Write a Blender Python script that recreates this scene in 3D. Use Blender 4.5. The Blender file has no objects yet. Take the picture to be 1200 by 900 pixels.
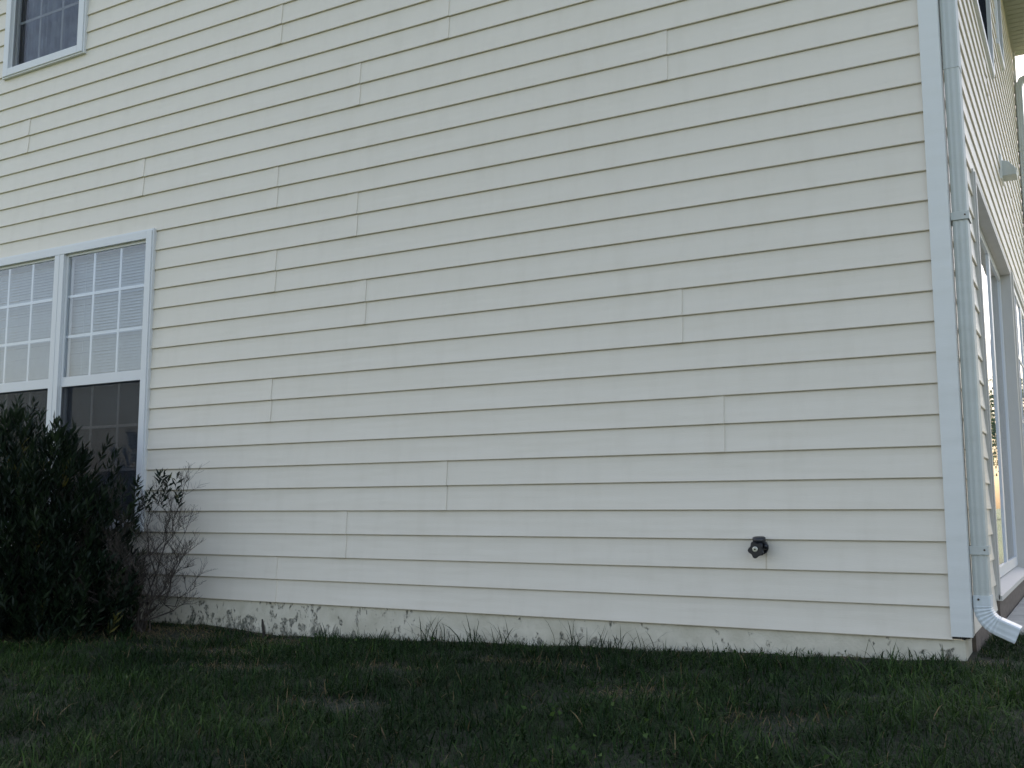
import bpy, bmesh, math, random
import numpy as np
from mathutils import Vector, Matrix, noise as mnoise
R = math.radians
random.seed(7); rng = np.random.default_rng(11)
scene = bpy.context.scene
C = scene.collection

# ------------------------------------------------------------------ camera, sky, sun, exposure
S = 0.127                                   # siding exposure (one course)
cam_d = bpy.data.cameras.new('camera'); cam = bpy.data.objects.new('camera', cam_d); C.objects.link(cam)
cam_d.lens = 35.92; cam_d.sensor_width = 36.0; cam_d.clip_start = 0.05; cam_d.clip_end = 3000
cam.matrix_world = (Matrix.Translation((0.5213, -4.4106, 0.5095)) @ Matrix.Rotation(0.51576, 4, 'Z')
                    @ Matrix.Rotation(math.pi/2 + 0.12229, 4, 'X') @ Matrix.Rotation(-0.00259, 4, 'Z'))
scene.camera = cam
SUN_EL, SUN_AZ = R(36), R(-38)              # azimuth from +y towards +x: behind the house, to the left
sdir = Vector((math.sin(SUN_AZ)*math.cos(SUN_EL), math.cos(SUN_AZ)*math.cos(SUN_EL), math.sin(SUN_EL)))
world = bpy.data.worlds.new("World"); scene.world = world; world.use_nodes = True
wn = world.node_tree.nodes; wl = world.node_tree.links
sky = wn.new('ShaderNodeTexSky'); sky.sky_type = 'NISHITA'; sky.sun_disc = False
sky.sun_elevation = SUN_EL; sky.sun_rotation = SUN_AZ; sky.air_density = 1.0; sky.dust_density = 3.5; sky.ozone_density = 0.6
tn = wn.new('ShaderNodeMix'); tn.data_type = 'RGBA'; tn.blend_type = 'MULTIPLY'; tn.inputs[0].default_value = 1
tn.inputs[7].default_value = (1.16, 1.0, .88, 1)      # a milky, hazy sky is less blue than the clear-air model
wl.new(sky.outputs[0], tn.inputs[6]); wl.new(tn.outputs[2], wn['Background'].inputs[0]); wn['Background'].inputs[1].default_value = 0.12
sl = bpy.data.lights.new('sun', 'SUN'); sl.energy = 3.0; sl.angle = R(0.5); sl.color = (1, .95, .88)
so = bpy.data.objects.new('sun', sl); C.objects.link(so)
so.rotation_euler = (-sdir).to_track_quat('-Z', 'Y').to_euler()
scene.view_settings.view_transform = 'Standard'; scene.view_settings.look = 'None'
scene.view_settings.gamma = 1; scene.view_settings.use_curve_mapping = False
scene.view_settings.exposure = 1.93

# ------------------------------------------------------------------ helpers
def tag(o, label=None, cat=None, group=None, kind=None):
    if label: o['label'] = label
    if cat: o['category'] = cat
    if group: o['group'] = group
    if kind: o['kind'] = kind
    return o
def empty(name, loc=(0, 0, 0)):
    o = bpy.data.objects.new(name, None); C.objects.link(o); o.location = loc; o.empty_display_size = .2
    return o
def link(name, me, mat, parent=None, smooth=False):
    o = bpy.data.objects.new(name, me); C.objects.link(o)
    if mat: me.materials.append(mat)
    if smooth:
        for p in me.polygons: p.use_smooth = True
    if parent is not None:
        o.parent = parent
        root = parent
        while root.parent: root = root.parent
        off = -Vector(root.location)                     # all shapes are made in world coordinates
        if parent.parent is None: o.location = off
    return o
class MB:
    def __init__(s): s.v = []; s.f = []
    def quad(s, a, b, c, d):
        n = len(s.v); s.v += [tuple(a), tuple(b), tuple(c), tuple(d)]; s.f.append((n, n+1, n+2, n+3))
    def box(s, x0, x1, y0, y1, z0, z1):
        n = len(s.v)
        s.v += [(x0,y0,z0),(x1,y0,z0),(x1,y1,z0),(x0,y1,z0),(x0,y0,z1),(x1,y0,z1),(x1,y1,z1),(x0,y1,z1)]
        s.f += [tuple(n+i for i in q) for q in ((0,3,2,1),(4,5,6,7),(0,1,5,4),(1,2,6,5),(2,3,7,6),(3,0,4,7))]
        return s
    def sweep(s, path, sections, cap=True):
        """path: centre points; sections: list of (list of Vector offsets) per point"""
        n0 = len(s.v); m = len(sections[0])
        for p, sec in zip(path, sections):
            for q in sec: s.v.append(tuple(Vector(p) + Vector(q)))
        for i in range(len(path)-1):
            for j in range(m):
                a = n0+i*m+j; b = n0+i*m+(j+1) % m
                s.f.append((a, b, b+m, a+m))
        if cap:
            s.f.append(tuple(n0+j for j in reversed(range(m))))
            s.f.append(tuple(n0+(len(path)-1)*m+j for j in range(m)))
        return s
    def tube(s, path, radii, n=6, cap=True):
        secs = []; ref = Vector((.31, .2, .93))
        P = [Vector(p) for p in path]
        for i, p in enumerate(P):
            t = (P[min(i+1, len(P)-1)] - P[max(i-1, 0)]).normalized()
            a = t.cross(ref)
            if a.length < .1: a = t.cross(Vector((1, 0, 0)))
            a.normalize(); b = t.cross(a)
            r = radii[i] if hasattr(radii, '__len__') else radii
            secs.append([a*(r*math.cos(k*2*math.pi/n)) + b*(r*math.sin(k*2*math.pi/n)) for k in range(n)])
        return s.sweep(P, secs, cap)
    def mesh(s, name):
        me = bpy.data.meshes.new(name); me.from_pydata(s.v, [], s.f); me.update(); return me
    def build(s, name, mat, parent=None, smooth=False, bevel=0):
        o = link(name, s.mesh(name), mat, parent, smooth)
        if bevel:
            b = o.modifiers.new('bevel', 'BEVEL'); b.width = bevel; b.segments = 2; b.limit_method = 'ANGLE'
        return o

# ------------------------------------------------------------------ materials
def newmat(name):
    m = bpy.data.materials.new(name); m.use_nodes = True
    return m, m.node_tree.nodes, m.node_tree.links, m.node_tree.nodes['Principled BSDF']
def ramp(n, l, src, stops):
    r = n.new('ShaderNodeValToRGB'); e = r.color_ramp.elements
    e[0].position, e[0].color = stops[0][0], (*stops[0][1], 1); e[1].position, e[1].color = stops[1][0], (*stops[1][1], 1)
    for p, c in stops[2:]:
        k = e.new(p); k.color = (*c, 1)
    l.new(src, r.inputs[0]); return r
def noise_n(n, l, scale, detail=4, rough=.6, vec_scale=None, dist=0):
    t = n.new('ShaderNodeNewGeometry'); t2 = t.outputs['Position']
    if vec_scale:
        mp = n.new('ShaderNodeMapping'); mp.inputs['Scale'].default_value = vec_scale; l.new(t2, mp.inputs[0]); t2 = mp.outputs[0]
    x = n.new('ShaderNodeTexNoise'); x.inputs['Scale'].default_value = scale; x.inputs['Detail'].default_value = detail
    x.inputs['Roughness'].default_value = rough; x.inputs['Distortion'].default_value = dist; l.new(t2, x.inputs['Vector']); return x
def mathn(n, l, op, a, b=None, c=None, clamp=False):
    m = n.new('ShaderNodeMath'); m.operation = op; m.use_clamp = clamp
    for i, v in enumerate((a, b, c)):
        if v is None: continue
        if isinstance(v, (int, float)): m.inputs[i].default_value = v
        else: l.new(v, m.inputs[i])
    return m.outputs[0]
def mixc(n, l, fac, a, b):
    m = n.new('ShaderNodeMix'); m.data_type = 'RGBA'
    if isinstance(fac, (int, float)): m.inputs[0].default_value = fac
    else: l.new(fac, m.inputs[0])
    for i, v in ((6, a), (7, b)):
        if isinstance(v, tuple): m.inputs[i].default_value = (*v, 1)
        else: l.new(v, m.inputs[i])
    return m.outputs[2]
def bumpn(n, l, h, strength, dist, bs):
    b = n.new('ShaderNodeBump'); b.inputs['Strength'].default_value = strength; b.inputs['Distance'].default_value = dist
    l.new(h, b.inputs['Height']); l.new(b.outputs[0], bs.inputs['Normal'])

def vinyl(name, col, dirt, rough=.42, grime=.35, wave=True):
    m, n, l, b = newmat(name)
    big = noise_n(n, l, .55, 3, .6); fine = noise_n(n, l, 9, 5, .65, (1, 1, .25)); speck = noise_n(n, l, 60, 3, .7)
    f1 = ramp(n, l, big.outputs[0], [(.35, (0,0,0)), (.75, (1,1,1))]).outputs[0]
    f2 = ramp(n, l, fine.outputs[0], [(.48, (0,0,0)), (.85, (1,1,1))]).outputs[0]
    f3 = ramp(n, l, speck.outputs[0], [(.66, (0,0,0)), (.78, (1,1,1))]).outputs[0]
    f = mathn(n, l, 'MULTIPLY_ADD', f1, .25, mathn(n, l, 'MULTIPLY', f2, .5))
    f = mathn(n, l, 'MULTIPLY', mathn(n, l, 'MULTIPLY_ADD', f3, .15, f), grime, clamp=True)
    c = mixc(n, l, f, col, dirt)
    l.new(c, b.inputs['Base Color']); b.inputs['Roughness'].default_value = rough
    if wave:
        w = noise_n(n, l, 1.7, 2, .5, (1, 1, 5)); grain = noise_n(n, l, 40, 3, .6, (1, 1, 9))
        h = mathn(n, l, 'MULTIPLY_ADD', grain.outputs[0], .06, w.outputs[0])
        bumpn(n, l, h, .5, .012, b)
    return m, n, l, b, c

M_side, n, l, b, c = vinyl('cream_vinyl', (.715, .662, .562), (.46, .41, .31))
# patchy browner band at the top of each course, and the rust drip below the tap
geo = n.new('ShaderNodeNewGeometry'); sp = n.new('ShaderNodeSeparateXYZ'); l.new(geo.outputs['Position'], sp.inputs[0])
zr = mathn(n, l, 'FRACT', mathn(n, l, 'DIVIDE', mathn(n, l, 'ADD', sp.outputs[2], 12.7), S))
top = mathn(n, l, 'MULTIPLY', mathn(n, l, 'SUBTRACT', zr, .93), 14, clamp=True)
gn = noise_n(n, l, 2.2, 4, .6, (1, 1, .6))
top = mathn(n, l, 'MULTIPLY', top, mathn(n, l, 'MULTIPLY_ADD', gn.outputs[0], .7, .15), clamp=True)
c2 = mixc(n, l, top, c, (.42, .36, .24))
dx = mathn(n, l, 'ABSOLUTE', mathn(n, l, 'SUBTRACT', sp.outputs[0], -.727))
dn = noise_n(n, l, 25, 3, .6, (1, 1, .3))
rx = mathn(n, l, 'SUBTRACT', 1, mathn(n, l, 'DIVIDE', dx, mathn(n, l, 'MULTIPLY', dn.outputs[0], .010)), clamp=True)
rz = mathn(n, l, 'MULTIPLY', mathn(n, l, 'GREATER_THAN', sp.outputs[2], .252), mathn(n, l, 'LESS_THAN', sp.outputs[2], .34))
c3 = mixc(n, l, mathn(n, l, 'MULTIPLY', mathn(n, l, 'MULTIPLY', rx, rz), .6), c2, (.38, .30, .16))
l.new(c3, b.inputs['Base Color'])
M_trim, *_ = vinyl('white_vinyl_trim', (.69, .70, .67), (.50, .50, .44), .4, .25)
M_alu, n, l, b, c = vinyl('painted_aluminium', (.54, .56, .53), (.33, .33, .26), .5, .8); b.inputs['Metallic'].default_value = .15
M_frame, *_ = vinyl('white_window_vinyl', (.68, .69, .69), (.46, .46, .43), .35, .2, False)
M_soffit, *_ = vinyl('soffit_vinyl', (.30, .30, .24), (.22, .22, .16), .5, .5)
M_door, *_ = vinyl('weathered_door_vinyl', (.54, .52, .48), (.38, .35, .29), .5, .6, False)

def simple(name, col, rough=.6, metal=0, var=.15, scale=20, bump=0):
    m, n, l, b = newmat(name); x = noise_n(n, l, scale, 4, .6)
    lo = tuple(v*(1-var) for v in col); hi = tuple(min(1, v*(1+var)) for v in col)
    r = ramp(n, l, x.outputs[0], [(.3, lo), (.7, hi)]); l.new(r.outputs[0], b.inputs['Base Color'])
    b.inputs['Roughness'].default_value = rough; b.inputs['Metallic'].default_value = metal
    if bump: bumpn(n, l, x.outputs[0], bump, .004, b)
    return m
M_blind = simple('blind_vinyl', (.37, .41, .43), .5, var=.05)
M_curt = simple('grey_curtain', (.42, .45, .50), .9, var=.3, scale=7)
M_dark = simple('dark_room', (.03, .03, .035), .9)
M_black = simple('black_plastic', (.012, .013, .018), .35, var=.4)
M_brass = simple('worn_brass', (.55, .55, .48), .35, .7)
M_rust = simple('rusty_screw', (.10, .07, .04), .7, .4)
M_shingle = simple('asphalt_shingle', (.09, .085, .08), .9, var=.4, scale=8, bump=.5)
M_bark = simple('shrub_bark', (.030, .024, .019), .85, var=.4, scale=40, bump=.5)
M_twig = simple('dry_twig', (.050, .040, .032), .9, var=.5, scale=30)
M_caulk = simple('brown_sill_board', (.13, .105, .085), .85, var=.35, scale=30, bump=.6)

def glass(name, tint=(.75, .85, .9), base=.0):
    m, n, l, b = newmat(name); n.remove(b)
    t = n.new('ShaderNodeBsdfTransparent'); t.inputs[0].default_value = (*tint, 1)
    g = n.new('ShaderNodeBsdfGlossy'); g.inputs['Roughness'].default_value = .01; g.inputs[0].default_value = (.95, .97, 1, 1)
    lw = n.new('ShaderNodeLayerWeight'); lw.inputs['Blend'].default_value = .5
    wv = noise_n(n, l, 1.3, 2, .5); bm = n.new('ShaderNodeBump'); bm.inputs['Strength'].default_value = .12; bm.inputs['Distance'].default_value = .02
    l.new(wv.outputs[0], bm.inputs['Height']); l.new(bm.outputs[0], g.inputs['Normal'])
    f = mathn(n, l, 'MULTIPLY_ADD', mathn(n, l, 'POWER', lw.outputs['Facing'], 4.5), .94, base, clamp=True)
    mx = n.new('ShaderNodeMixShader'); l.new(f, mx.inputs[0]); l.new(t.outputs[0], mx.inputs[1]); l.new(g.outputs[0], mx.inputs[2])
    l.new(mx.outputs[0], n['Material Output'].inputs[0]); return m
M_glass = glass('window_glass', (.94, .955, .97), base=.07)
def screenmat(k):
    m, n, l, b = newmat('insect_screen'); b.inputs['Base Color'].default_value = (.018, .02, .026, 1); b.inputs['Roughness'].default_value = 1; b.inputs['Specular IOR Level'].default_value = 0
    t = n.new('ShaderNodeBsdfTransparent'); mx = n.new('ShaderNodeMixShader'); mx.inputs[0].default_value = k
    l.new(t.outputs[0], mx.inputs[1]); l.new(b.outputs[0], mx.inputs[2]); l.new(mx.outputs[0], n['Material Output'].inputs[0]); return m
M_screen = screenmat(.38); M_scr2 = screenmat(.93); M_scr1 = screenmat(.22)

# painted, peeling, mouldy foundation parge
M_found, n, l, b = newmat('parged_foundation')
geo = n.new('ShaderNodeNewGeometry'); sp = n.new('ShaderNodeSeparateXYZ'); l.new(geo.outputs['Position'], sp.inputs[0])
streak = noise_n(n, l, 22, 6, .7, (1.15, 1, .75), .25); blot = noise_n(n, l, 5, 5, .7); fine = noise_n(n, l, 70, 4, .7)
left = mathn(n, l, 'SUBTRACT', 1, mathn(n, l, 'MULTIPLY', mathn(n, l, 'ABSOLUTE', mathn(n, l, 'ADD', sp.outputs[0], 3.75)), .55), clamp=True)
low = mathn(n, l, 'MULTIPLY', mathn(n, l, 'SUBTRACT', -.055, sp.outputs[2]), 9, clamp=True)
s1 = mathn(n, l, 'ADD', streak.outputs[0], mathn(n, l, 'MULTIPLY_ADD', left, .07, mathn(n, l, 'MULTIPLY', low, .13)))
s1 = mathn(n, l, 'MULTIPLY_ADD', mathn(n, l, 'SUBTRACT', blot.outputs[0], .5), .35, s1)
mk = ramp(n, l, s1, [(.628, (0,0,0)), (.69, (1,1,1))]).outputs[0]
br = noise_n(n, l, 55, 5, .75, (1.4, 1, .8)); mk = mathn(n, l, 'MULTIPLY', mk, ramp(n, l, br.outputs[0], [(.40, (.1,.1,.1)), (.56, (1,1,1))]).outputs[0])
pc = ramp(n, l, blot.outputs[0], [(.3, (.46, .43, .33)), (.5, (.56, .525, .42)), (.7, (.64, .60, .49))]).outputs[0]
dk = ramp(n, l, fine.outputs[0], [(.3, (.06, .068, .052)), (.7, (.22, .22, .17))]).outputs[0]
l.new(mixc(n, l, mk, pc, dk), b.inputs['Base Color']); b.inputs['Roughness'].default_value = .85
bumpn(n, l, mathn(n, l, 'MULTIPLY_ADD', mk, -.5, blot.outputs[0]), .9, .012, b)

M_conc = simple('patio_concrete', (.42, .41, .37), .9, var=.2, scale=7, bump=.4)

# soil and turf seen between the blades
M_ground, n, l, b = newmat('turf_soil')
g1 = noise_n(n, l, .9, 4, .6); g2 = noise_n(n, l, 30, 5, .7); g3 = noise_n(n, l, .12, 2, .5)
ca = ramp(n, l, g2.outputs[0], [(.3, (.008, .011, .005)), (.6, (.020, .024, .010)), (.88, (.055, .040, .022))]).outputs[0]
far = ramp(n, l, g3.outputs[0], [(.35, (.04, .065, .022)), (.65, (.065, .085, .03))]).outputs[0]
tg = n.new('ShaderNodeNewGeometry'); ln = n.new('ShaderNodeVectorMath'); ln.operation = 'LENGTH'; l.new(tg.outputs['Position'], ln.inputs[0])
ff = mathn(n, l, 'MULTIPLY', mathn(n, l, 'SUBTRACT', ln.outputs[1], 7), .3, clamp=True)
l.new(mixc(n, l, ff, ca, far), b.inputs['Base Color']); b.inputs['Roughness'].default_value = .95
bumpn(n, l, g2.outputs[0], .8, .02, b)

def leafmat(name, stops, rough=.5, transl=.25, spec=.12):
    m, n, l, b = newmat(name)
    at = n.new('ShaderNodeAttribute'); at.attribute_name = 'tint'
    r = ramp(n, l, at.outputs['Fac'], stops); l.new(r.outputs[0], b.inputs['Base Color']); b.inputs['Roughness'].default_value = rough
    b.inputs['Specular IOR Level'].default_value = spec
    tr = n.new('ShaderNodeBsdfTranslucent'); l.new(r.outputs[0], tr.inputs[0]); mx = n.new('ShaderNodeMixShader'); mx.inputs[0].default_value = transl
    l.new(b.outputs[0], mx.inputs[1]); l.new(tr.outputs[0], mx.inputs[2]); l.new(mx.outputs[0], n['Material Output'].inputs[0]); return m
M_grass = leafmat('grass_blade', [(0, (.007, .020, .006)), (.38, (.015, .037, .009)), (.75, (.043, .080, .020)), (.9, (.085, .14, .034)), (.93, (.12, .09, .048)), (1, (.23, .17, .09))])
M_leaf = leafmat('evergreen_leaf', [(0, (.005, .011, .006)), (.5, (.010, .020, .010)), (.9, (.020, .034, .013)), (1, (.09, .08, .02))], .45, .08, .2)
M_leafg = leafmat('dull_shrub_leaf', [(0, (.010, .014, .011)), (.6, (.018, .025, .018)), (1, (.04, .042, .028))], .6, .1, .1)
M_tree = leafmat('tree_leaf', [(0, (.03, .055, .02)), (.6, (.05, .09, .03)), (1, (.08, .12, .04))], .6, .2)

# ------------------------------------------------------------------ ground
bx = [-400, -8, -4.6, -4.0, -3.45, -2.0, -1.1, 0, 1.2, 3, 400]; bz = [-.4, -.20, -.165, -.155, -.183, -.14, -.115, -.08, -.10, -.14, -.5]
def gz(x, y):
    x = np.asarray(x, float); y = np.asarray(y, float)
    base = np.interp(x, bx, bz)
    d = np.clip(-y, 0, 7)
    return base - .042*d - .01*np.sin(x*2.3+1)*np.sin(y*1.9)*np.clip(d*2, 0, 1)
def axis(lo, hi, step, big):
    a = list(np.arange(lo, hi+1e-6, step)); g = step
    l_, r_ = [], []; x = lo
    while x > -big: g *= 1.35; x -= g; l_.append(x)
    g = step; x = hi
    while x < big: g *= 1.35; x += g; r_.append(x)
    return np.array(l_[::-1] + a + r_)
ax, ay = axis(-8, 4, .12, 1200), axis(-5, 3, .12, 1200)
X, Y = np.meshgrid(ax, ay); Z = gz(X, Y); nx, ny = len(ax), len(ay)
near = (np.abs(X) < 8) & (np.abs(Y) < 5)
Z = Z + near*rng.normal(0, .004, Z.shape)
fc = [(j*nx+i, j*nx+i+1, (j+1)*nx+i+1, (j+1)*nx+i) for j in range(ny-1) for i in range(nx-1)]
me = bpy.data.meshes.new('ground'); me.from_pydata(np.stack([X, Y, Z], 2).reshape(-1, 3).tolist(), [], fc); me.update()
tag(link('ground', me, M_ground, smooth=True), kind='structure')
pt = MB(); pt.box(.075, 2.6, 1.0, 6.9, -.5, -.062); pt.build('patio', M_conc, bevel=.006)['kind'] = 'structure'

# ------------------------------------------------------------------ house
house = empty('house', (0, 0, 0))
tag(house, 'two-storey house clad in cream horizontal vinyl siding with white corner trim', 'house')
HW, HD, EZ = -10.2, 7.2, 5.48               # left end, depth, eave height
OUT = .0103
def clad(breaks_h, k0, k1, holes, seams, place, lo_h, hi_h, top_fn=None):
    """horizontal courses with butt edges; place(h, out, z) -> point; holes: (h0,h1,z0,z1); seams: {course pair: [h]}"""
    mb = MB()
    def strip(h0, h1, za, zb, k, lift):
        # thin panel face between heights za..zb inside course k
        o = lambda z: OUT*max(0, 1-(z-k*S)/S)**1.55 + lift
        mb.quad(place(h0, o(za), za), place(h1, o(za), za), place(h1, o(zb), zb), place(h0, o(zb), zb))
        if abs(za-k*S) < 1e-6:      # rounded drip edge and return
            mb.quad(place(h0, o(za)-.0015, za-.003), place(h1, o(za)-.0015, za-.003), place(h1, o(za), za), place(h0, o(za), za))
            mb.quad(place(h0, -.004, za-.003), place(h1, -.004, za-.003), place(h1, o(za)-.0015, za-.003), place(h0, o(za)-.0015, za-.003))
    for k in range(k0, k1):
        z0, z1 = k*S, (k+1)*S
        zs = sorted({z0, z0+.2*S, z0+.45*S, z0+.72*S, z1} | {z for h in holes for z in h[2:4] if z0 < z < z1})
        for za, zb in zip(zs, zs[1:]):
            zm = (za+zb)/2
            lo, hi = lo_h, hi_h
            if top_fn:
                t = top_fn(zb)
                if t is None: continue
                lo, hi = max(lo, t[0]), min(hi, t[1])
                if hi-lo < .05: continue
            iv = [(lo, hi)]
            for h0, h1, a, c_ in holes:
                if a < zm < c_:
                    nv = []
                    for p, q in iv:
                        if h1 <= p or h0 >= q: nv.append((p, q)); continue
                        if h0 > p: nv.append((p, h0))
                        if h1 < q: nv.append((h1, q))
                    iv = nv
            ss = sorted(seams.get(k//2*2, []))
            for p, q in iv:
                cuts = [p] + [s for s in ss if p < s < q] + [q]
                for a, c_ in zip(cuts, cuts[1:]):
                    is_left = c_ in ss                     # the left panel laps over the right one
                    j = random.Random(k//2*31+int(a*10)).uniform(0, .0006)
                    lift = j + (.0 if not is_left else .0)
                    strip(a, c_, za, zb, k, lift)
                    if is_left:                            # lap: proud last 60 mm tapering back
                        o = lambda z: OUT*max(0, 1-(z-k*S)/S)**1.55 + j
                        e = .0045
                        mb.quad(place(c_-.09, o(za)+.0001, za), place(c_+.004, o(za)+e, za), place(c_+.004, o(zb)+e, zb), place(c_-.09, o(zb)+.0001, zb))
                        mb.quad(place(c_+.004, o(za)+e, za), place(c_+.0045, o(za)-.002, za), place(c_+.0045, o(zb)-.002, zb), place(c_+.004, o(zb)+e, zb))
                        if abs(za-z0) < 1e-6:
                            mb.quad(place(c_-.09, o(za)-.0015, za-.003), place(c_+.004, o(za)+e-.0015, za-.003), place(c_+.004, o(za)+e, za), place(c_-.09, o(za)+.0001, za))
    return mb
seamF = {26: [-3.578, -7.2], 24: [-2.375, -5.95], 22: [-2.975, -6.6], 20: [-1.13, -4.736, -8.3], 18: [-3.578, -7.2], 16: [-2.981, -6.6], 14: [-3.576], 12: [-2.912],
         10: [-1.084], 8: [-3.584], 6: [-.9, -7.4], 4: [-2.373], 2: [-3.02, -7.9], 0: [-3.51, -7.3], 28: [-.6], 30: [-3.1, -7.4], 32: [-.9, -4.6], 34: [-2.4]}
LW = (-6.43, -4.595, .38, 2.300)            # lower window outer (x0,x1,z0,z1)
UW = (-6.275, -5.372, 3.655, 5.25)
XC = (-.02+HW)/2
def gable(z):
    if z < EZ+.05: return (HW, .0)
    t = (z-EZ)/ (2.9); hw = (-HW/2)*(1-t)
    return None if hw < .1 else (HW/2-hw, HW/2+hw)
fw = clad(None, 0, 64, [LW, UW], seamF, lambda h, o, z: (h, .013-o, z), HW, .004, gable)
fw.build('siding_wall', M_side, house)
# side wall (x = .05 + out)
D1 = (1.38, 3.99, .05, 2.29); D2 = (4.24, 6.55, .05, 2.33); W2 = (1.55, 3.62, 3.66, 5.1); W3 = (4.45, 5.05, 4.27, 5.1)
seamS = {24: [5.2], 26: [3.0], 20: [4.4], 22: [6.1], 18: [5.6], 30: [4.0]}
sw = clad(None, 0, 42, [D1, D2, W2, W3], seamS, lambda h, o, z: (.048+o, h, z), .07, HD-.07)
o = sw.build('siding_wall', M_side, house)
for f in o.data.polygons: pass
o.data.flip_normals()
bk = MB(); bk.box(HW, HW+.02, .05, HD, 0, EZ); bk.box(HW+.02, .045, HD-.02, HD, 0, EZ)
bk.build('back_wall', M_side, house)
# weather barrier behind siding, pierced by openings
wb = MB()
def sheet(lo, hi, z0, z1, holes, f):
    hs = sorted({lo, hi} | {v for h in holes for v in h[:2]}); zs = sorted({z0, z0+.2*S, z0+.45*S, z0+.72*S, z1} | {v for h in holes for v in h[2:4]})
    for a, c_ in zip(hs, hs[1:]):
        for p, q in zip(zs, zs[1:]):
            if p < z0 or q > z1: continue
            if any(h[0] <= a and c_ <= h[1] and h[2] <= p and q <= h[3] for h in holes): continue
            f(a, c_, p, q)
sheet(HW+.03, .03, .001, EZ, [LW, UW], lambda a, c_, p, q: wb.box(a, c_, .018, .03, p, q))
sheet(.031, HD-.03, -.02, EZ, [D1, D2, W2, W3], lambda a, c_, p, q: wb.box(.030, .042, a, c_, p, q))
wb.build('sheathing', M_dark, house)
fd = MB()
xs = np.append(np.arange(HW, 0, .1), [.02, .045])
N = len(xs); n0 = 0
for x in xs:
    for z, yy in ((-.6, .012), (-.16, .012), (-.08, .014), (-.0025, .016)):
        fd.v.append((x, yy + .0055*mnoise.noise((x*5, z*20, 3)), z))
for i in range(N-1):
    for j in range(3): a = i*4+j; fd.f.append((a, a+4, a+5, a+1))
fd.box(.03, .0449, .020, .25, -.6, -.0026); fd.box(.028, .040, .25, HD, -.6, -.022)
fd.build('foundation', M_found, house)
for a_, b_ in ((.26, 1.35), (4.02, 4.21), (6.6, HD)):
    fs = MB(); fs.box(.041, .060, a_, b_, -.35, -.004); fs.build('base_board', M_caulk, house)
# corner posts
cp = MB(); cp.box(-.002, .075, -.010, .0125, .012, EZ-.01); cp.box(.0755, .0765, -.009, -.0015, .012, EZ-.01)
cp.box(.0505, .075, .013, .078, .012, EZ-.01)
cp.build('corner_board', M_trim, house, bevel=.0025)
cp = MB(); cp.box(.0505, .075, HD-.08, HD+.01, .0, EZ-.01); cp.build('corner_board', M_trim, house, bevel=.0025)
# roof
RZ = EZ+2.9; ov = .36
rf = MB()
def slab(pts, th):
    n = len(rf.v); rf.v += [tuple(p) for p in pts] + [(p[0], p[1], p[2]+th) for p in pts]
    rf.f += [tuple(n+i for i in q) for q in ((0,3,2,1),(4,5,6,7),(0,1,5,4),(1,2,6,5),(2,3,7,6),(3,0,4,7))]
sl_ = 2.9/(-HW/2)
slab([(HW/2, -ov, RZ+.06), (.06+ov, -ov, EZ+.06-sl_*(.06+ov)), (.06+ov, HD+.05, EZ+.06-sl_*(.06+ov)), (HW/2, HD+.05, RZ+.06)], .05)
slab([(HW/2, -ov, RZ+.06), (HW/2, HD+.05, RZ+.06), (HW-ov, HD+.05, EZ+.06-sl_*ov), (HW-ov, -ov, EZ+.06-sl_*ov)], .05)
roof = rf.build('roof', M_shingle, house)
sf = MB(); sf.box(.035, .06+ov, -.0, HD+.05, EZ-.20, EZ-.19)
for y in np.arange(.1, HD, .1): sf.box(.07, .05+ov, y, y+.006, EZ-.203, EZ-.2005)
sf.build('soffit', M_soffit, roof)
fa = MB(); fa.box(.0605+ov, .08+ov, -ov, HD+.05, EZ-.22, EZ+.02-sl_*ov); fa.build('fascia', M_trim, roof)
gt = MB()
prof = [(0, 0), (0, -.11), (.07, -.11), (.11, -.05), (.11, .0), (.104, 0), (.104, -.048), (.066, -.105), (.005, -.105), (.005, 0)]
gx = .081+ov
gt.sweep([(gx, -ov, EZ-.1), (gx, HD+.12, EZ-.1)], [[Vector((a, 0, c_)) for a, c_ in prof]]*2)
gt.build('gutter', M_alu, roof)
# downspouts: rectangular ribbed pipe
def rect_sec(w, d, rib, u, v, r=.008, crimp=1.0):
    """closed outline of a rounded rectangle, w along u and d along v, shallow ribs on the faces"""
    pts = []
    w *= crimp; d *= crimp
    hw, hd = w/2, d/2
    def edge(a, b, n, nrm, k):
        for i in range(n):
            t = i/n; p = (a[0]+(b[0]-a[0])*t, a[1]+(b[1]-a[1])*t)
            s = rib*(1-math.cos(2*math.pi*k*t))/2
            pts.append((p[0]-nrm[0]*s, p[1]-nrm[1]*s))
    edge((-hw+r, -hd), (hw-r, -hd), 12, (0, -1), 2); pts.append((hw-r*.3, -hd+r*.3))
    edge((hw, -hd+r), (hw, hd-r), 12, (1, 0), 3); pts.append((hw-r*.3, hd-r*.3))
    edge((hw-r, hd), (-hw+r, hd), 12, (0, 1), 2); pts.append((-hw+r*.3, hd-r*.3))
    edge((-hw, hd-r), (-hw, -hd+r), 12, (-1, 0), 3); pts.append((-hw+r*.3, -hd+r*.3))
    return [u*a + v*c_ for a, c_ in pts]
def pipe(path, w, d, vax, rib=.0016, crimps=None):
    mb = MB(); P = [Vector(p) for p in path]; secs = []
    for i, p in enumerate(P):
        t = (P[min(i+1, len(P)-1)]-P[max(i-1, 0)]).normalized(); u = vax.cross(t).normalized()
        secs.append(rect_sec(w, d, rib, u, vax, crimp=(crimps[i] if crimps else 1)))
    return mb.sweep(P, secs)
YA = Vector((0, 1, 0)); DX, DY = .1105, .080
ds = pipe([(DX, DY, 4.62), (DX, DY, 2.335)], .064, .088, YA).build('downspout', M_alu, house)
ds['label'] = 'ribbed pale downspout strapped beside the near corner board'
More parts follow.
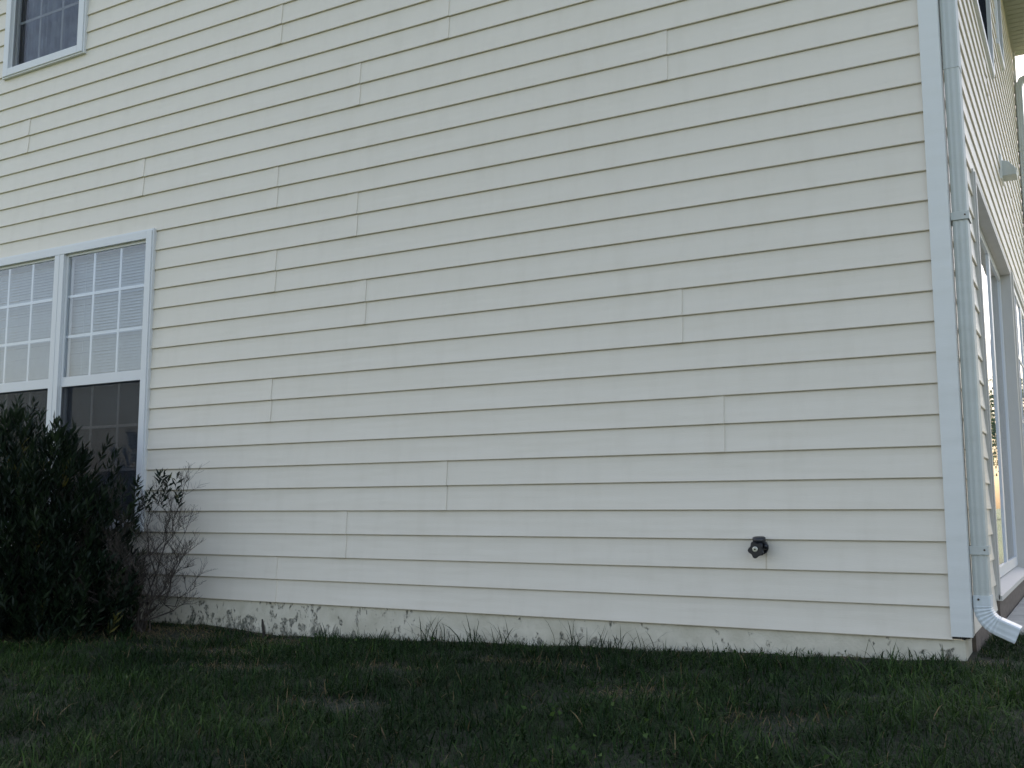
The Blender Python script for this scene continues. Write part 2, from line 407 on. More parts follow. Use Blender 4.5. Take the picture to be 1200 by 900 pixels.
pipe([(DX, DY, 2.36), (DX, DY, 2.3345), (DX, DY, 2.32), (DX, DY, .15)], .0605, .084, YA).build('lower_pipe', M_alu, ds)
pth = []; cr = []
cx_, cz_, rr = DX+.085, .130, .085          # bend centre
pth.append((DX, DY, .17)); cr.append(1.04); pth.append((DX, DY, .130)); cr.append(1.03)
A = 66
for i in range(1, 34):
    a = R(A*i/34); pth.append((cx_-rr*math.cos(a), DY, cz_-rr*math.sin(a))); cr.append(1.03+.022*math.sin(i*2*math.pi/33*7.0))
a = R(A); tx, tz = math.sin(a), -math.cos(a)
ex, ez = cx_-rr*math.cos(a), cz_-rr*math.sin(a)
for t in (0, .02, .075): pth.append((ex+tx*t, DY, ez+tz*t)); cr.append(1.05)
eb = pipe(pth, .064, .088, YA, .0008, cr)
eb.f.pop()                                   # open outlet
M_elb, *_ = vinyl('clean_aluminium_elbow', (.66, .70, .72), (.30, .33, .24), .3, .8)
eb.build('elbow', M_elb, ds)
inn = pipe([Vector(pth[-3]), Vector(pth[-1])-Vector((tx*.001, 0, tz*.001))], .061, .085, YA, .001); inn.f.pop()
inn.build('elbow_lining', M_black, ds)
for z in (.345, 1.70, 3.6):
    st = MB(); st.box(DX-.034, DX+.0355, DY-.0475, DY-.0455, z-.017, z+.017); st.box(DX+.0335, DX+.0355, DY-.0455, DY+.048, z-.017, z+.017)
    st.box(DX-.055, DX+.033, DY+.0455, DY+.0475, z-.017, z+.017)
    st.build('strap', M_alu, ds, bevel=.001)
    sc = MB(); sc.tube([(DX+.02, DY-.047, z+.002), (DX+.02, DY-.051, z+.002)], [.004, .003], 8); sc.build('screw', M_rust, ds)
sc = MB(); sc.tube([(DX-.012, DY-.037, .155), (DX-.012, DY-.0505, .155)], [.0055, .004], 8); sc.build('screw', M_rust, ds)
fy = HD-.08
top = [(gx+.05, fy, EZ-.2), (gx+.05, fy, EZ-.27), (gx+.035, fy, EZ-.33), (gx-.02, fy, EZ-.37), (.20, fy, EZ-.50), (.12, fy, EZ-.53), (.093, fy, EZ-.60), (.093, fy, 2.4), (.093, fy, .1)]
ds2 = pipe(top, .064, .088, YA).build('downspout', M_alu, house); ds2['label'] = 'distant downspout bending out of the gutter at the far corner'
for z in (4.2, 3.6, .5):
    st = MB(); st.box(.06, .128, fy-.046, fy+.046, z-.017, z+.017); st.build('strap', M_alu, ds2, bevel=.001)
near_top = pipe([(gx+.05, DY, EZ-.2), (gx+.05, DY, EZ-.27), (gx+.035, DY, EZ-.33), (gx-.02, DY, EZ-.37), (.20, DY, EZ-.50), (.15, DY, EZ-.53), (DX, DY, EZ-.60), (DX, DY, 4.615)], .0635, .0875, YA)
near_top.build('upper_elbow', M_alu, ds)

# windows in the front wall ---------------------------------------------------------
def bars(mb, rects, y0, y1, f=lambda a, b, c, d, e, g: (a, b, c, d, e, g)):
    for (a, c_, p, q) in rects: mb.box(*f(a, c_, y0, y1, p, q))
def front_unit(win, x0, x1, z0, z1, zmeet, cols, rows_up, rows_lo, blind, screen=True, z_cut=None):
    """double-hung unit; x0..x1, z0..z1 = opening inside the frame"""
    sw_ = .030
    # upper sash (outer), lower sash (set back)
    up = MB()
    up.box(x0, x0+sw_*.5, .006, .03, zmeet-.035, z1); up.box(x1-sw_*.5, x1, .006, .03, zmeet-.035, z1)
    up.box(x0+sw_*.5, x1-sw_*.5, .006, .03, z1-.018, z1); up.box(x0+sw_*.5, x1-sw_*.5, .005, .0305, zmeet-.035, zmeet+.03)
    up.build('upper_sash', M_frame, win, bevel=.002)
    lo = MB(); a, c_ = x0+.002, x1-.002
    lo.box(a, a+sw_*.5, .032, .055, z0, zmeet-.003); lo.box(c_-sw_*.5, c_, .032, .055, z0, zmeet-.003)
    lo.box(a+sw_*.5, c_-sw_*.5, .032, .055, z0, z0+.045); lo.box(a+sw_*.5, c_-sw_*.5, .032, .055, zmeet-.03, zmeet-.003)
    lo.build('lower_sash', M_frame, win, bevel=.002)
    g = MB(); g.box(x0+.015, x1-.015, .015, .0165, zmeet+.03, z1-.018); g.build('pane', M_glass, win)
    g = MB(); g.box(a+.015, c_-.015, .043, .0445, z0+.045, zmeet-.03); g.build('pane', M_glass, win)
    mu = MB(); W = (x1-x0-.03)/cols
    for i in range(1, cols):
        xx = x0+.015+W*i; mu.box(xx-.009, xx+.009, .0175, .0225, zmeet+.03, z1-.018)
        mu.box(xx-.009, xx+.009, .0455, .0505, z0+.045, zmeet-.03)
    H = (z1-.018-zmeet-.03)/rows_up
    for i in range(1, rows_up): zz = zmeet+.03+H*i; mu.box(x0+.015, x1-.015, .0172, .0228, zz-.009, zz+.009)
    H = (zmeet-.03-z0-.045)/rows_lo
    for i in range(1, rows_lo): zz = z0+.045+H*i; mu.box(a+.015, c_-.015, .0452, .0508, zz-.009, zz+.009)
    mu.build('muntin_grid', M_frame, win)
    if screen:
        s = MB(); s.box(x0+.012, x1-.012, .0105, .0112, z0+.012, zmeet-.036); s.build('insect_screen', M_screen if blind == 'slats' else M_scr1, win)
        s = MB(); z_ = zmeet-.0355
        s.box(x0+.001, x0+.012, .0065, .015, z0, z_); s.box(x1-.012, x1-.001, .0065, .015, z0, z_); s.box(x0+.012, x1-.012, .0065, .015, z0, z0+.012)
        s.build('screen_frame', M_frame, win)
    if blind == 'slats':
        bl = MB(); z = z1-.006; rr_ = random.Random(int(x0*100))
        while z > z0:
            t = rr_.uniform(-.0012, .0012)
            bl.quad((x0-.03, .078, z-.0125+t), (x1+.03, .078, z-.0125), (x1+.03, .0905, z+.011), (x0-.03, .0905, z+.011+t)); z -= .0205
        for xx in (x0+.12, x1-.12): bl.box(xx-.0015, xx+.0015, .074, .075, z0, z1)
        bl.build('blind', M_blind, win)
    else:
        cu = MB(); n_ = 80
        for i in range(n_):
            xa, xb = x0+(x1-x0)*i/n_, x0+(x1-x0)*(i+1)/n_
            ya, yb = .12+.016*math.sin(i*.9)+.006*math.sin(i*2.3), .12+.016*math.sin((i+1)*.9)+.006*math.sin((i+1)*2.3)
            cu.quad((xa, ya, z0), (xb, yb, z0), (xb, yb, z1), (xa, ya, z1))
        cu.build('curtain', M_curt, win, smooth=True)
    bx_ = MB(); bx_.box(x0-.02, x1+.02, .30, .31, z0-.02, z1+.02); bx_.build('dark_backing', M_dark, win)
def front_frame(x0, x1, z0, z1, w, extra=()):
    mb = MB(); j = .012
    # J-channel / brickmould, then main frame deeper
    for (a, c_, p, q) in ((x0, x0+j, z0, z1), (x1-j, x1, z0, z1), (x0+j, x1-j, z1-j, z1), (x0+j, x1-j, z0, z0+j)): mb.box(a, c_, -.012, .018, p, q)
    for (a, c_, p, q) in ((x0+j, x0+w, z0+j, z1-j), (x1-w, x1-j, z0+j, z1-j), (x0+w, x1-w, z1-w, z1-j), (x0+w, x1-w, z0+j, z0+w)):
        mb.box(a, c_, -.020, .07, p, q)
    for r in extra: mb.box(*r)
    return mb
w1 = front_frame(*LW, .062, extra=[(-5.556, -5.460, -.018, .07, LW[2]+.062, LW[3]-.062), (-5.512, -5.504, -.0205, -.018, LW[2]+.062, LW[3]-.062)]).build('window', M_frame, house, bevel=.003)
w1['label'] = 'wide twin double-hung window with white blinds behind shrubs'
front_unit(w1, -5.460, LW[1]-.062, LW[2]+.062, LW[3]-.062, 1.365, 3, 3, 3, 'slats')
front_unit(w1, LW[0]+.062, -5.556, LW[2]+.062, LW[3]-.062, 1.365, 3, 3, 3, 'slats')
w2 = front_frame(*UW, .068).build('window', M_frame, house, bevel=.003)
w2['label'] = 'single upstairs window with dim grey curtain'
front_unit(w2, UW[0]+.068, UW[1]-.068, UW[2]+.055, UW[3]-.062, 4.45, 3, 2, 2, 'curtain', True)

# openings in the side wall ----------------------------------------------------------
def side_open(name, D, depth, outx, mull, munt=None, sill=False, label=None, cw=.045, scr=False):
    y0, y1, z0, z1 = D
    mb = MB()
    for (a, c_, p, q) in ((y0, y0+cw, z0, z1), (y1-cw, y1, z0, z1), (y0+cw, y1-cw, z1-cw, z1)) + (() if sill else ((y0+cw, y1-cw, z0, z0+cw),)):
        mb.box(outx-depth-.03, outx, a, c_, p, q)
    # thin channel round the outside
    for (a, c_, p, q) in ((y0-.014, y0-.0005, z0, z1+.014), (y1+.0005, y1+.014, z0, z1+.014), (y0, y1, z1+.0005, z1+.014)): mb.box(.045, outx-.008, a, c_, p, q)
    M_f = M_door if sill else M_frame
    win = mb.build(name, M_f, house, bevel=.002)
    if label: win['label'] = label
    gxx = outx-depth
    ia, ib, iz0, iz1 = y0+cw, y1-cw, z0+(.05 if sill else cw), z1-cw
    ys = [ia] + mull + [ib]
    sa = MB(); gl = []
    for i, (a, c_) in enumerate(zip(ys, ys[1:])):
        s = .05
        off = 0
        for (p, q, r_, t) in ((a, a+s, iz0, iz1), (c_-s, c_, iz0, iz1), (a+s, c_-s, iz1-s, iz1), (a+s, c_-s, iz0, iz0+s*1.3)): sa.box(gxx-.03+off, gxx-.001+off, p, q, r_, t)
        g = MB(); g.box(gxx-.012+off, gxx-.010+off, a+s, c_-s, iz0+s*1.3, iz1-s); g.build('pane', M_glass, win)
        if munt:
            m_ = MB(); nc, nr = munt
            for k in range(1, nc): yy = a+s+(c_-a-2*s)*k/nc; m_.box(gxx-.0095+off, gxx-.004+off, yy-.009, yy+.009, iz0+s*1.3, iz1-s)
            for k in range(1, nr): zz = iz0+s*1.3+(iz1-iz0-2.3*s)*k/nr; m_.box(gxx-.0093+off, gxx-.0042+off, a+s, c_-s, zz-.009, zz+.009)
            m_.build('muntin_grid', M_frame, win)
    sa.build('sash', M_frame, win, bevel=.002)
    if scr:
        for a, c_ in zip(ys, ys[1:]):
            g = MB(); g.box(gxx+.002, gxx+.0027, a+.012, c_-.012, iz0+.012, iz1-.012); g.build('insect_screen', M_scr2, win)
    cu = MB(); n_ = 40
    for i in range(n_):
        ya, yb = ia+(ib-ia)*i/n_, ia+(ib-ia)*(i+1)/n_
        cu.quad((gxx-.12+.02*math.sin(i), ya, iz0), (gxx-.12+.02*math.sin(i+1), yb, iz0), (gxx-.12+.02*math.sin(i+1), yb, iz1), (gxx-.12+.02*math.sin(i), ya, iz1))
    cu.build('curtain', M_curt, win)
    if sill:
        s_ = MB(); n_ = len(s_.v)
        s_.v += [(outx+.008, y0, z0+.02), (outx+.008, y1, z0+.02), (gxx-.03, y1, z0+.05), (gxx-.03, y0, z0+.05), (outx+.008, y0, z0-.005), (outx+.008, y1, z0-.005), (gxx-.03, y1, z0-.005), (gxx-.03, y0, z0-.005)]
        s_.f += [(0,1,2,3), (7,6,5,4), (4,5,1,0), (5,6,2,1), (6,7,3,2), (7,4,0,3)]
        s_.build('sill', M_door, win)
        k_ = MB(); k_.box(.044, outx-.005, y0, y1, -.35, z0-.006); k_.build('sill_board', M_caulk, win)
    return win
side_open('patio_door', D1, .070, .074, [3.0], None, True, 'sliding glass door in a deep white frame nearest the corner')
side_open('patio_door', D2, .014, .074, [5.40], (2, 4), True, 'far glazed door with white glazing bars')
side_open('window', W2, .03, .072, [2.55], (3, 2), False, 'twin upstairs side window with dark glass', scr=True)
side_open('window', W3, .03, .072, [], None, False, 'narrow upstairs side window near the eave', scr=True)
# vent hood
vh = MB(); n_ = 0
prof = [(.05, 3.12), (.05, 2.99), (.16, 2.99), (.165, 3.03), (.11, 3.10)]
vh.sweep([(0, 3.88, 0), (0, 4.04, 0)], [[Vector((a, 0, z)) for a, z in prof]]*2)
v = vh.build('vent_hood', M_alu, house, bevel=.004)
vp_ = MB(); vp_.box(.052, .066, 3.85, 4.07, 2.965, 3.15); vp_.build('mounting_plate', M_trim, v)

# garden tap on the wall
tx_, tz_ = -.745, .345
tp = MB(); tp.tube([(tx_, .01, tz_), (tx_, -.004, tz_), (tx_, -.0045, tz_), (tx_, -.05, tz_-.002), (tx_, -.055, tz_-.002)], [.030, .030, .016, .015, .012], 20)
tp.tube([(tx_+.004, -.035, tz_-.002), (tx_+.004, -.04, tz_+.018), (tx_+.004, -.042, tz_+.024), (tx_+.004, -.044, tz_+.042), (tx_+.004, -.0445, tz_+.046)], [.016, .022, .028, .028, .023], 16)
tp.tube([(tx_+.01, -.03, tz_), (tx_+.032, -.04, tz_+.006), (tx_+.036, -.05, tz_+.004)], [.014, .013, .010], 12)
tap = tp.build('garden_tap', M_black, house, smooth=True)
tap['label'] = 'black outdoor tap with round handle poking through the siding'
hd_ = MB(); ringf = []; K = 60
for yy, sc_ in ((-.058, .92), (-.0605, 1), (-.068, 1), (-.072, .9)):
    ringf.append([Vector(((.032+.004*math.cos(5*t))*sc_*math.cos(t+.75), yy, (.033+.004*math.cos(5*t))*sc_*math.sin(t+.75))) for t in [2*math.pi*k/K for k in range(K)]])
hd_.sweep([(tx_-.004, 0, tz_-.008)]*4, ringf)
hd_.build('handle', M_black, tap)
hb = MB(); hb.tube([(tx_-.006, -.0722, tz_-.006), (tx_-.006, -.0755, tz_-.006), (tx_-.006, -.077, tz_-.006)], [.012, .0115, .009], 20); hb.build('handle_disc', M_brass, tap)
hb = MB(); hb.tube([(tx_-.006, -.0772, tz_-.006), (tx_-.006, -.0795, tz_-.006)], [.004, .0035], 10); hb.build('screw', M_black, tap)

# ------------------------------------------------------------------ leaves / blades via numpy
def mesh_np(name, V, F4, tint, mat, parent=None, kind=None):
    me = bpy.data.meshes.new(name); nv, nf = len(V), len(F4)
    me.vertices.add(nv); me.vertices.foreach_set('co', V.astype(np.float32).ravel())
    me.loops.add(nf*4); me.loops.foreach_set('vertex_index', F4.astype(np.int32).ravel())
    me.polygons.add(nf); me.polygons.foreach_set('loop_start', np.arange(0, nf*4, 4, dtype=np.int32)); me.polygons.foreach_set('loop_total', np.full(nf, 4, np.int32))
    at = me.attributes.new('tint', 'FLOAT', 'POINT'); at.data.foreach_set('value', tint.astype(np.float32))
    me.update(); me.validate()
    return link(name, me, mat, parent, smooth=False)
def blades(P, L, W, tint, lean, bend):
    """arched tapering blades of three quads each"""
    n = len(P); az = rng.uniform(0, 2*np.pi, n); d = np.stack([np.cos(az), np.sin(az), np.zeros(n)], 1)
    side = np.stack([-np.sin(az+rng.normal(0, .5, n)), np.cos(az), np.zeros(n)], 1)
    up = np.array([0, 0, 1.0]); rows = []
    for t, w in ((0, .8), (.35, 1), (.7, .75), (1, .12)):
        ang = lean + bend*t
        c = P + (L*t)[:, None]*(np.sin(ang)[:, None]*d + np.cos(ang)[:, None]*up)
        rows += [c - side*(W*w/2)[:, None], c + side*(W*w/2)[:, None]]
    V = np.stack(rows, 1).reshape(-1, 3); b = (np.arange(n)*8)[:, None]
    F = np.concatenate([b+np.array([[0, 1, 3, 2]]), b+np.array([[2, 3, 5, 4]]), b+np.array([[4, 5, 7, 6]])], 1).reshape(-1, 4)
    return V, F, np.repeat(tint, 8)
def vnoise(x, y, s, seed=0):
    """cheap smooth value noise"""
    g = np.random.default_rng(seed).random((256, 256)); x = x*s+50; y = y*s+50
    xi, yi = np.floor(x).astype(int), np.floor(y).astype(int); fx, fy = x-xi, y-yi; fx = fx*fx*(3-2*fx); fy = fy*fy*(3-2*fy)
    a = g[xi % 256, yi % 256]; b = g[(xi+1) % 256, yi % 256]; c = g[xi % 256, (yi+1) % 256]; d = g[(xi+1) % 256, (yi+1) % 256]
    return (a*(1-fx)+b*fx)*(1-fy)+(c*(1-fx)+d*fx)*fy
def scatter(n, x0, x1, y0, y1):
    return rng.uniform(x0, x1, n), rng.uniform(y0, y1, n)
def bare(x, y):
    """0..1 bareness: dead patches by the wall"""
    r = np.clip(1.15+y/.085, 0, 1)*(y < 0)*(x > HW)*(x < .1)*(.25+.9*vnoise(x, y, 3.1, 12))
    for cx, cy, rx, ry, a in ((-4.05, -.30, .42, .18, 1), (-2.9, -.9, .3, .1, .6), (-1.6, -.45, .3, .07, .5), (-.4, -1.2, .2, .12, .5), (-1.9, -1.4, .22, .12, .5), (-3.35, -.22, .22, .12, .9), (-3.35, -.55, .20, .10, .9), (-3.75, -.62, .22, .09, .6), (-2.2, -.75, .25, .08, .45), (.10, -.03, .09, .12, .9), (-1.0, -.9, .22, .1, .5), (-5, -.5, .9, .45, .8)):
        d = ((x-cx)/rx)**2+((y-cy)/ry)**2; r = np.maximum(r, a*np.clip(1.4-d+.6*(vnoise(x, y, 9, 3)-.5), 0, 1))
    return np.clip(r, 0, 1)
parts = []
def lawn(n, x0, x1, y0, y1, wmul=1.0):
    x, y = scatter(n, x0, x1, y0, y1)
    b = bare(x, y); cl = vnoise(x, y, 6, 1)*.6+vnoise(x, y, 19, 2)*.4
    keep = (rng.random(n) > b*.85) & (rng.random(n) < .35+cl*1.1)
    keep &= ~((y > 0) & (x < .07)) & ~((y > .98) & (x > .0) & (x < 2.62)) & ~((x > HW) & (x < .0) & (y > .0))
    keep &= ~((np.abs(x-.17) < .12) & (np.abs(y-.05) < .08))
    x, y, cl, b = x[keep], y[keep], cl[keep], b[keep]; m = len(x)
    P = np.stack([x, y, gz(x, y)-.004], 1)
    L = rng.uniform(.04, .092, m)*(.45+1.0*cl)*(1+.5*(rng.random(m) < .06)); L *= np.where(b > .3, .55, 1)*np.clip(.55+(-y)*1.6, .55, .92)
    t = np.clip(rng.normal(.34, .22, m)+.22*np.clip((x+.5)*.8, 0, 1)+(vnoise(x, y, 2.2, 5)-.5)*.45+(vnoise(x, y, 30, 6)-.5)*.2, 0, .86)  # blades lighter towards the right: brighter open skylight put into the tint
    dead = rng.random(m) < .016+.5*b; t = np.where(dead, rng.uniform(.92, 1, m), t)
    W = rng.uniform(.0022, .0042, m)*wmul
    parts.append(blades(P, L, W, t, rng.uniform(.05, .7, m), rng.uniform(.1, 1.3, m)))
lawn(185000, -6.8, 1.6, -2.75, 0.0)
lawn(45000, -6.8, 2.6, -4.3, -2.75, 1.4)
lawn(30000, .06, 3.2, 0, 1.0); lawn(9000, .06, .7, 0, 1.0)
lawn(9000, 1.6, 3.4, -2.75, 0)
# short dead thatch lying in the bare patches
x, y = scatter(26000, -5.2, .4, -1.1, 0); b = bare(x, y); k = rng.random(len(x)) < b*.95; x, y = x[k], y[k]; m = len(x)
parts.append(blades(np.stack([x, y, gz(x, y)+.002], 1), rng.uniform(.02, .06, m), rng.uniform(.002, .004, m), rng.uniform(.9, 1, m), rng.uniform(1.1, 1.5, m), rng.uniform(-.2, .3, m)))
# taller unmown tufts against the foundation
for cx, cy, n_, h in ((-2.40, -.05, 26, .18), (-2.15, -.04, 20, .20), (-1.98, -.06, 18, .17), (-1.62, -.04, 24, .20), (-1.45, -.05, 18, .15), (-1.30, -.04, 12, .17), (-3.05, -.04, 6, .11), (-2.75, -.03, 6, .10), (-1.0, -.03, 7, .10), (-.62, -.04, 7, .09), (-.3, -.04, 6, .10), (-.15, -.03, 7, .11),
                      (.30, .35, 34, .15), (.42, .25, 30, .16), (.36, .05, 24, .12), (.50, .5, 30, .16), (.62, .1, 26, .12), (.2, .75, 14, .09)):
    xx = rng.normal(cx, .035, n_); yy = np.minimum(rng.normal(cy, .02, n_), -.012 if cx < 0 else 9)
    parts.append(blades(np.stack([xx, yy, gz(xx, yy)-.005], 1), rng.uniform(.5, 1.1, n_)*h*.9, rng.uniform(.0028, .0048, n_), rng.uniform(.05, .5, n_), rng.uniform(0, .5, n_), rng.uniform(.1, 1.0, n_)))
V = []; F = []; T = []; off = 0
for v, f, t in parts: V.append(v); F.append(f+off); T.append(t); off += len(v)
V = np.concatenate(V); inside = (V[:, 1] > -.002) & (V[:, 0] < .066); fr_ = inside & (V[:, 0] < .03) & (V[:, 1] < .2); V[inside & ~fr_, 0] = .066; V[fr_, 1] = -.002
g_o = mesh_np('grass', V, np.concatenate(F), np.concatenate(T), M_grass)
tag(g_o, 'dark unmown green grass growing up to the house foundation', 'grass', kind='stuff')

# small broad leaves (clover) in the lawn
x, y = scatter(2600, -6, 1.4, -2.7, -.1); k = vnoise(x, y, 1.6, 9) > .62; x, y = x[k], y[k]; m = len(x)
def leaves(P, Dv, Lh, Wd, tint, cup=.25):
    """pointed leaves: 2 quads folded on the midrib; Dv unit direction"""
    n = len(P); ref = rng.normal(0, 1, (n, 3)); sd = np.cross(Dv, ref); sd /= np.linalg.norm(sd, axis=1)[:, None]+1e-9; nm = np.cross(sd, Dv)
    a = P; m1 = P+Dv*(Lh*.45)[:, None]+nm*(Lh*.04)[:, None]; tip = P+Dv*Lh[:, None]-nm*(Lh*.08)[:, None]
    l1 = P+Dv*(Lh*.42)[:, None]-sd*(Wd/2)[:, None]+nm*(Wd*cup)[:, None]; r1 = P+Dv*(Lh*.42)[:, None]+sd*(Wd/2)[:, None]+nm*(Wd*cup)[:, None]
    V = np.stack([a, l1, tip, r1, m1], 1).reshape(-1, 3); b = (np.arange(n)*5)[:, None]
    F = np.concatenate([b+np.array([[0, 4, 2, 1]]), b+np.array([[0, 3, 2, 4]])], 1).reshape(-1, 4)
    return V, F, np.repeat(tint, 5)
def unit(v): return v/(np.linalg.norm(v, axis=1)[:, None]+1e-9)
dv = unit(np.stack([rng.normal(0, 1, m), rng.normal(0, 1, m), rng.uniform(.1, .6, m)], 1))
v, f, t = leaves(np.stack([x, y, gz(x, y)+rng.uniform(.015, .05, m)], 1), dv, rng.uniform(.014, .026, m), rng.uniform(.01, .018, m), rng.uniform(.45, .88, m))
tag(mesh_np('clover', v, f, t, M_grass), 'low broad-leaved clover scattered through the lawn', 'clover', kind='stuff')

# ------------------------------------------------------------------ shrubs
def branch_system(rs, base, tips, r0, mb, wig=.06, n=7, rend=.0015):
    paths = []
    for tip in tips:
        b0 = Vector(base) + Vector((rs.uniform(-.06, .06), rs.uniform(-.04, .04), 0)); tp_ = Vector(tip)
        p = []
        for i in range(n+1):
            t = i/n; q = b0.lerp(tp_, t); q.z = b0.z+(tp_.z-b0.z)*(t**.8)
            s = wig*math.sin(math.pi*min(1, t*1.1))
            q += Vector((rs.uniform(-s, s), rs.uniform(-s, s), rs.uniform(-s, s)*.5)); p.append(q)
        mb.tube(p, [r0*(1-t/n)+rend for t in range(n+1)], 5); paths.append(p)
    return paths
def shrub(name, label, cx, cy, rx, ry, h, ntip, nleaf, leafL, leafW, mat, seed, low=.04, group=None, limit=None):
    rs = random.Random(seed); z0 = float(gz(cx, cy))
    root = empty(name, (cx, cy, z0)); tag(root, label, 'shrub', group)
    tips = []
    while len(tips) < ntip:
        a, b_, c_ = rs.uniform(-1, 1), rs.uniform(-1, 1), rs.uniform(low, 1)
        if a*a+b_*b_+(max(0, c_-.35)/.65)**2.4 > 1 or rs.random() > .35+(a*a+b_*b_+c_*c_)**.5: continue
        q = Vector((cx+a*rx, cy+b_*ry, z0+c_*h*(1+.10*math.sin(a*7+seed)+.05*rs.uniform(-1, 1))))
        if q.y > -.03: continue
        if limit and limit(q): continue
        if q.x < -5.25 and q.z > .76+.05*math.sin(q.x*9): continue
        tips.append(q)
    mb = MB(); paths = branch_system(rs, (cx, cy, z0-.02), tips[:70], .009, mb)
    mb.build('branches', M_bark, root)
    P, D, L, W, T = [], [], [], [], []
    for q in tips:
        up = Vector(((q.x-cx)/rx*.5, (q.y-cy)/ry*.5, .8)).normalized(); base = rs.uniform(.1, .75)
        if rs.random() < .02: base = .97
        for k in range(nleaf):
            s = k/nleaf; an = k*2.4+rs.uniform(-.3, .3); sp_ = rs.uniform(.5, 1.1)*(1-.5*s)
            dd = (up + Vector((math.cos(an)*sp_, math.sin(an)*sp_, rs.uniform(-.25, .25)))).normalized()
            P.append(q - up*(1-s)*leafL*1.9); D.append(dd); L.append(leafL*rs.uniform(.65, 1.15)); W.append(leafW*rs.uniform(.8, 1.2)); T.append(min(1, max(0, base+rs.uniform(-.15, .15))))
    P = np.array(P)
    v, f, t = leaves(P, unit(np.array(D)), np.array(L), np.array(W), np.array(T))
    v[:, 1] = np.where(v[:, 1] > -.022, -.022, v[:, 1])
    # leaves are built in world space; parent offset handled in link()
    mesh_np('leaves', v, f, t, mat, root)
    return root
shrub('evergreen_shrub', 'tall dark evergreen shrub with narrow leaves rising in front of the window mullion', -5.0, -.52, .90, .46, 1.30, 1500, 17, .070, .0145, M_leaf, 3,
      limit=lambda q: (q.x > -4.52 and q.z > .58) or (q.x > -4.32 and q.z > .28))
shrub('evergreen_shrub', 'evergreen shrub at the left edge covering the window corner', -6.25, -.62, .80, .5, .98, 800, 16, .070, .0145, M_leaf, 9)
shrub('low_shrub', 'low dull grey-green shrub in front of the tall evergreen', -5.25, -1.02, .66, .34, .76, 620, 16, .034, .0085, M_leafg, 5)

# the bare shrub with a leafy sprig
rs = random.Random(21); bxx, byy = -4.22, -.30; bz0 = float(gz(bxx, byy))
bs = empty('bare_shrub', (bxx, byy, bz0)); tag(bs, 'half-dead shrub of bare brown twigs against the cream siding, right of the evergreen', 'shrub')
tips = [(-3.98, -.26, .60), (-4.02, -.2, .38), (-3.92, -.32, .22), (-3.93, -.25, .06), (-4.14, -.18, .52), (-4.3, -.2, .55), (-4.45, -.3, .48), (-4.62, -.4, .45), (-4.35, -.4, .30), (-4.15, -.42, .22), (-4.6, -.55, .15), (-4.08, -.36, .05), (-4.75, -.6, .30)]
mb = MB(); paths = branch_system(rs, (bxx, byy, bz0-.02), tips, .0058, mb, .045, 9, .0012)
def twig(p, d, L_, r, depth):
    pts = [p]; q = p.copy(); dd = d.copy(); ns = 4
    for i in range(ns):
        dd = (dd+Vector((rs.uniform(-.3, .3), rs.uniform(-.3, .3), rs.uniform(-.12, .3)))).normalized(); q = q+dd*(L_/ns)
        if q.y > -.02: q.y = -.02
        pts.append(q.copy())
        if depth > 0 and i > 0:
            for _ in range(2 if depth > 1 else 1+(rs.random() < .6)):
                nd = (dd+Vector((rs.uniform(-1, 1), rs.uniform(-1, 1), rs.uniform(-.3, .7)))).normalized(); twig(q, nd, L_*rs.uniform(.4, .65), r*.6, depth-1)
    mb.tube(pts, [max(.0006, r*(1-.6*i/ns)) for i in range(ns+1)], 4)
for p in paths:
    for i in range(2, len(p)):
        for _ in range(2):
            if rs.random() < .8:
                d = (p[i]-p[i-1]).normalized()+Vector((rs.uniform(-.8, .8), rs.uniform(-.8, .5), rs.uniform(-.2, .6)))
                twig(p[i], d.normalized(), rs.uniform(.07, .17), .0018, 2)
mb.build('branches', M_twig, bs)
P, D, L, W, T = [], [], [], [], []
for c_, nn in (((-4.10, -.2, .66), 3), ((-4.2, -.2, .70), 4), ((-4.3, -.22, .62), 5), ((-4.4, -.25, .66), 5), ((-4.5, -.3, .55), 6), ((-4.0, -.2, .62), 1), ((-4.35, -.3, .45), 3)):
    for _ in range(nn):
        q = Vector(c_)+Vector((rs.uniform(-.07, .07), rs.uniform(-.05, .05), rs.uniform(-.06, .06)))
        for k in range(7):
            an = k*2.4; P.append(q-Vector((0, 0, .012*(7-k)))); D.append((math.cos(an)*.7, math.sin(an)*.7, rs.uniform(.4, 1))); L.append(rs.uniform(.04, .065)); W.append(.016); T.append(rs.uniform(.2, .7) if rs.random() < .9 else .95)
v, f, t = leaves(np.array(P), unit(np.array(D, float)), np.array(L), np.array(W), np.array(T)); v[:, 1] = np.minimum(v[:, 1], -.02)
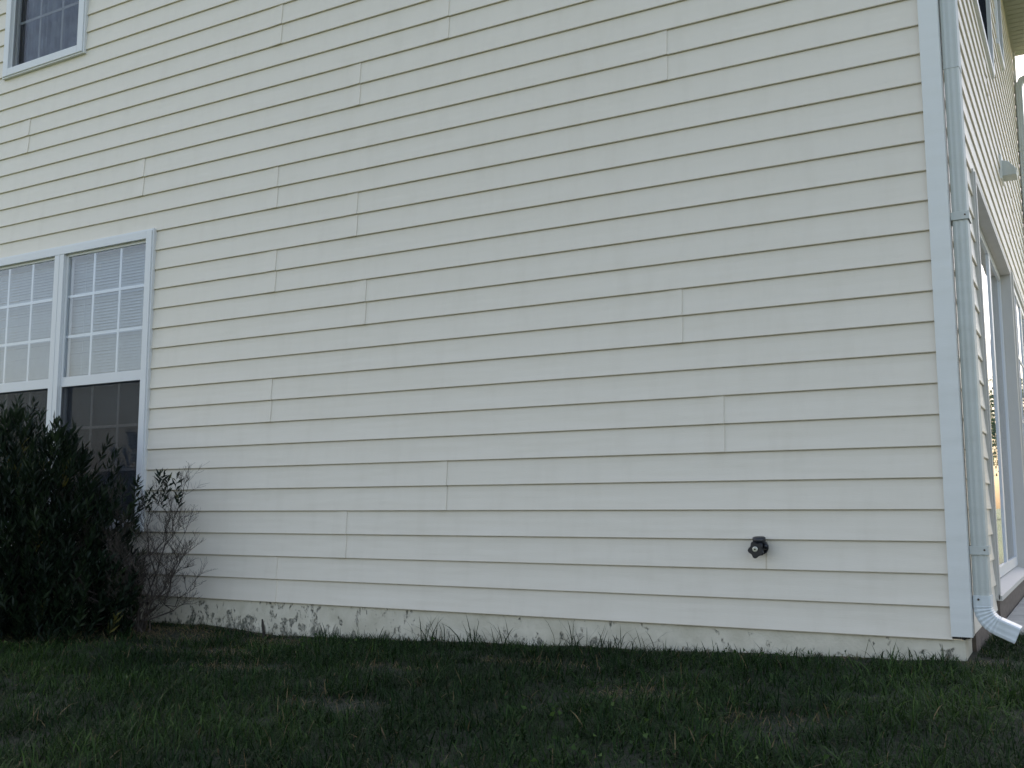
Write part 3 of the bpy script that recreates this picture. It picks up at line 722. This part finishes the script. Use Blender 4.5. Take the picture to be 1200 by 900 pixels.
mesh_np('leaves', v, f, t, M_leaf, bs)

# dark stub standing by the foundation
sx, sy = -3.50, -.10; sz = float(gz(sx, sy))
sb = MB(); sb.tube([(sx+.012, sy, sz-.03), (sx+.008, sy, sz+.03), (sx-.002, sy, sz+.07), (sx-.006, sy, sz+.10)], [.009, .008, .007, .004], 7)
tag(sb.build('dead_stem', M_bark), 'short dark dead stem standing in front of the stained foundation', 'stem')

# ------------------------------------------------------------------ trees beyond the house, mirrored in the patio glass
def tree(cx, cy, h, r, seed, label):
    rs = random.Random(seed); z0 = float(gz(cx, cy)); root = empty('tree', (cx, cy, z0)); tag(root, label, 'tree', 'trees beyond the house')
    mb = MB(); mb.tube([(cx, cy, z0-.2), (cx+.1, cy, z0+h*.3), (cx-.1, cy+.1, z0+h*.6), (cx, cy, z0+h*.85)], [.25, .2, .13, .05], 10)
    cl = []
    for k in range(38):
        a = rs.uniform(0, 2*math.pi); e = rs.uniform(-.5, 1); rr_ = r*rs.uniform(.35, 1)*math.sqrt(max(.05, 1-e*e*.8))
        c_ = Vector((cx+rr_*math.cos(a), cy+rr_*math.sin(a), z0+h*.62+e*h*.36)); cl.append(c_)
        if k < 14: mb.tube([(cx, cy, z0+h*(.3+.3*k/14)), (Vector((cx, cy, c_.z-1))+c_)/2, c_], [.08, .05, .02], 5)
    mb.build('trunk', M_bark, root)
    P = np.concatenate([np.array(c_)[None, :]+rng.normal(0, 1, (190, 3))*np.array([.5, .5, .38])*r/2.6 for c_ in cl]); m = len(P)
    dv = unit(rng.normal(0, 1, (m, 3))+np.array([0, 0, -.2]))
    v, f, t = leaves(P, dv, rng.uniform(.14, .3, m), rng.uniform(.1, .2, m), rng.random(m)); mesh_np('crown', v, f, t, M_tree, root)
tree(7.5, 52, 7.6, 3.6, 1, 'broad leafy tree far beyond the far house corner')
tree(15, 60, 7.5, 3.5, 2, 'smaller leafy tree right of the broad one')
tree(2.5, 66, 8.0, 3.8, 3, 'tallest and most distant leafy tree')
